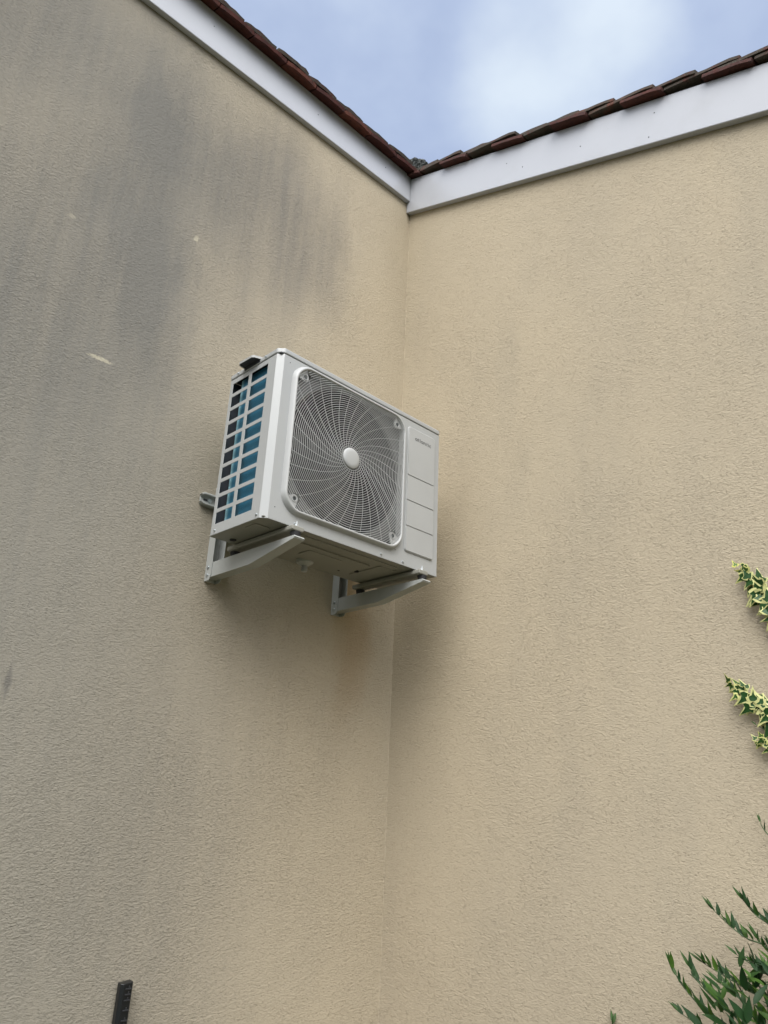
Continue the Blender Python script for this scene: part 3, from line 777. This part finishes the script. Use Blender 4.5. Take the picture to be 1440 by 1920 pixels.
def plant(name, label, stems, step=.0125, L0=.048, extra=None, group=None, cat='plant'):
    b0 = stems[0][0]
    t_ = empty(name, (b0[0], b0[1], 0), label, cat, group); o = Vector((b0[0], b0[1], 0))
    bs = bmesh.new(); bl = bmesh.new(); lay = bl.loops.layers.color.new('tint')
    for pts in stems:
        ln = [p - o for p in smoothline(pts, 8)]
        tube(bs, ln, .0035 if (ln[0] - ln[-1]).length > .5 else .0016, .0007, 6)
        dist = 0; nxt = .0; side = 1; tot_ = sum((ln[i + 1] - ln[i]).length for i in range(len(ln) - 1))
        for i in range(len(ln) - 1):
            seg = (ln[i + 1] - ln[i]); dist += seg.length
            while dist > nxt:
                f_ = nxt / tot_; d = seg.normalized()
                if (ln[i].z > .45):
                    side = -side
                    upw = Vector((random.uniform(-.3, .3), random.uniform(-.25, .25) + .10, 1.0))
                    for sd_ in ((1, -1) if random.random() < .45 else (side,)):
                        lat = Vector((random.uniform(-.5, .2), .75 * sd_, random.uniform(-.2, .3)))
                        dr = d * .6 + upw * random.uniform(.5, 1.2) + lat * random.uniform(.2, .6)
                        L_ = L0 * random.uniform(.65, 1.25) * (1 - .35 * f_)
                        leaf(bl, lay, ln[i] + seg * random.random(), dr, Vector((-.6, -.3, .8)) + Vector((random.uniform(-.7, .7), random.uniform(-.7, .7), 0)), L_, L_ * random.uniform(.26, .40), random.uniform(-.1, .3), random.random() ** 1.2)
                nxt += step * random.uniform(.7, 1.3)
        for q in range(2): leaf(bl, lay, ln[-1], (ln[-1] - ln[-3]).normalized() + Vector((random.uniform(-.2, .2), random.uniform(-.3, .3), .3)), (-.6, -.3, .8), L0 * random.uniform(.6, .8), L0 * .16, .0, .6)
    if extra: extra(bl, lay, o)
    link('stem', bs, M_stem, t_, smooth=True); link('foliage', bl, M_leaf, t_)
    return t_
rt = (-.22, -1.50, 0.)
J = lambda x, y, z: (x, y, z)
stems = [
    [(-.20, -1.48, 0), (-.16, -1.46, .8), (-.12, -1.38, 1.24), (-.1, -1.309, 1.300), (-.1, -1.267, 1.313), (-.1, -1.231, 1.334), (-.1, -1.194, 1.364)],
    [(-.20, -1.50, 0), (-.12, -1.46, .9), (-.07, -1.36, 1.31), (-.06, -1.301, 1.345), (-.06, -1.274, 1.361), (-.06, -1.251, 1.388)],
    [(-.22, -1.44, 0), (-.20, -1.34, .85), (-.16, -1.23, 1.11), (-.15, -1.175, 1.16), (-.15, -1.141, 1.19), (-.15, -1.119, 1.214), (-.15, -1.105, 1.24)],
    [(-.22, -1.46, 0), (-.18, -1.36, .9), (-.13, -1.25, 1.13), (-.12, -1.21, 1.167), (-.12, -1.157, 1.206), (-.12, -1.133, 1.239)],
    [(-.20, -1.48, 0), (-.14, -1.40, .95), (-.08, -1.30, 1.18), (-.08, -1.255, 1.204), (-.08, -1.196, 1.227), (-.08, -1.147, 1.247)],
    [(-.20, -1.50, 0), (-.16, -1.44, .9), (-.10, -1.36, 1.21), (-.1, -1.302, 1.247), (-.1, -1.266, 1.264), (-.1, -1.239, 1.277)],
    [(-.22, -1.50, 0), (-.18, -1.44, 1.0), (-.11, -1.35, 1.26), (-.1, -1.308, 1.293), (-.1, -1.290, 1.315)],
    [(-.24, -1.44, 0), (-.22, -1.34, .8), (-.17, -1.22, 1.06), (-.15, -1.17, 1.12), (-.15, -1.12, 1.147)],
    [(-.24, -1.50, 0), (-.22, -1.40, .9), (-.18, -1.32, 1.12), (-.16, -1.26, 1.20), (-.15, -1.215, 1.222)],
]
random.seed(21)
def mass(bl, lay, o):
    for k in range(1000):
        y = -1.185 - random.random() ** .8 * .42; zt_ = 1.150 + min(.135, (-1.185 - y) * 1.15)
        z = zt_ - random.random() ** 1.2 * .55; x = random.uniform(-.26, -.05)
        d = Vector((random.uniform(-.7, .3), random.uniform(-.5, .9), random.uniform(.1, 1.1)))
        L_ = random.uniform(.030, .058)
        leaf(bl, lay, Vector((x, y, z)) - o, d, (random.uniform(-1, .2), random.uniform(-.8, .4), .8), L_, L_ * random.uniform(.26, .42), random.uniform(-.1, .35), random.random() ** 1.4)
plant('shrub', 'dark green narrow leaved shrub in the bottom right corner of the photo', stems, extra=mass, cat='shrub')
random.seed(5)
plant('climber_sprig', 'single dark pointed leaf tip against the right wall, between the ivy and the shrub', [[(-.03, -1.60, 0), (-.03, -1.52, 1.2), (-.02, -1.40, 1.50), (-.02, -1.325, 1.526), (-.02, -1.304, 1.545), (-.02, -1.298, 1.560)]], L0=.030, step=.03)
plant('climber_sprig', 'small dark green sprig between the two lower ivy shoots', [[(-.03, -1.62, 0), (-.03, -1.55, 1.3), (-.02, -1.42, 1.72), (-.02, -1.345, 1.770), (-.02, -1.318, 1.788)]], L0=.024, step=.02)
plant('climber_sprig', 'lone leaf tip rising at the bottom edge, left of the shrub', [[(-.04, -.92, 0), (-.04, -.90, .8), (-.03, -.875, 1.03), (-.02, -.868, 1.064)]], L0=.055, step=.022)

def ivyleaf(bm, lay, base, d, nrm, s, tint):
    d = Vector(d).normalized(); nrm = Vector(nrm).normalized(); sd_ = d.cross(nrm).normalized(); nrm = sd_.cross(d).normalized(); base = Vector(base)
    out_ = [(0, .04), (-.20, -.10), (-.42, .06), (-.52, .30), (-.27, .36), (-.17, .60), (0, 1.12), (.17, .60), (.27, .36), (.52, .30), (.42, .06), (.20, -.10)]
    jx = random.uniform(.85, 1.1); cur_ = random.uniform(.05, .25)
    def P_(u, v, h=0): return base + sd_ * u * s * jx + d * v * s + nrm * (h - cur_ * (u * u * 1.2 + (v - .3) ** 2 * .5)) * s
    outer = [bm.verts.new(P_(u, v)) for u, v in out_]
    k = random.uniform(.60, .88)
    inn_ = [bm.verts.new(P_(u * k + random.uniform(-.05, .05), (v - .32) * k + .32 + random.uniform(-.06, .06), .02)) for u, v in out_]
    c = bm.verts.new(P_(0, .32, .0)); n_ = len(out_)
    for i in range(n_):
        j = (i + 1) % n_
        f = bm.faces.new((outer[i], outer[j], inn_[j], inn_[i])); f.material_index = 1
        g_ = bm.faces.new((inn_[i], inn_[j], c)); g_.material_index = 0
        for ff in (f, g_):
            for lp in ff.loops: lp[lay] = (tint, 0, 0, 1)
def ivy(label, pts, seed, s0=.024, s1=.046, n_=22, step=.0046):
    random.seed(seed)
    b0 = pts[-1]; t_ = empty('ivy_shoot', (b0[0], b0[1], b0[2]), label, 'ivy', 'variegated ivy shoots on the right wall'); o = Vector(b0)
    ln = [p - o for p in smoothline(pts, 10)]
    bs = bmesh.new(); tube(bs, ln, .0008, .002, 6); link('stem', bs, M_stem, t_, smooth=True)
    bl = bmesh.new(); lay = bl.loops.layers.color.new('tint'); dist = 0; nxt = 0
    for i in range(len(ln) - 1):
        seg = ln[i + 1] - ln[i]; dist += seg.length
        while dist > nxt:
            f_ = min(1, nxt / .10); s_ = (s0 + (s1 - s0) * f_) * random.uniform(.75, 1.15)
            side = random.choice((-1, 1)); tip = -seg.normalized()
            d = tip * random.uniform(.0, .8) + Vector((0, .5 * random.uniform(-.2, 1), -1.0 if random.random() < .6 else .7)) * random.uniform(.4, 1)
            nr = Vector((-1, random.uniform(-.6, .6), random.uniform(-.9, .5)))
            p = ln[i] + seg * random.random() + Vector((random.uniform(-.016, -.002), random.uniform(-.01, .01), random.uniform(-.012, .012)))
            ivyleaf(bl, lay, p, d, nr, s_, max(0, 1 - f_ * 1.3) * random.random())
            nxt += step * random.uniform(.6, 1.3) * (1 if nxt < .45 else 3.5)
    link('foliage', bl, [M_ivyg, M_ivyc], t_); return t_
ivy('topmost shoot of cream and green variegated ivy reaching over the right wall', [(-.016, -1.334, 2.203), (-.016, -1.358, 2.163), (-.016, -1.38, 2.123), (-.016, -1.41, 2.06), (-.016, -1.47, 1.97), (-.016, -1.56, 1.85), (-.016, -1.66, 1.2), (-.02, -1.70, .6), (-.03, -1.70, 0)], 3)
ivy('middle variegated ivy shoot, the one reaching farthest left', [(-.016, -1.272, 1.892), (-.016, -1.299, 1.867), (-.016, -1.329, 1.841), (-.016, -1.375, 1.803), (-.016, -1.45, 1.74), (-.016, -1.56, 1.62), (-.016, -1.64, 1.1), (-.02, -1.66, .5), (-.03, -1.67, 0)], 8)
ivy('lowest and smallest variegated ivy shoot at the right edge', [(-.016, -1.318, 1.757), (-.016, -1.341, 1.741), (-.016, -1.38, 1.715), (-.016, -1.45, 1.66), (-.016, -1.58, 1.50), (-.016, -1.70, 1.0), (-.02, -1.72, .5), (-.03, -1.73, 0)], 12, s0=.018, s1=.032, step=.005)
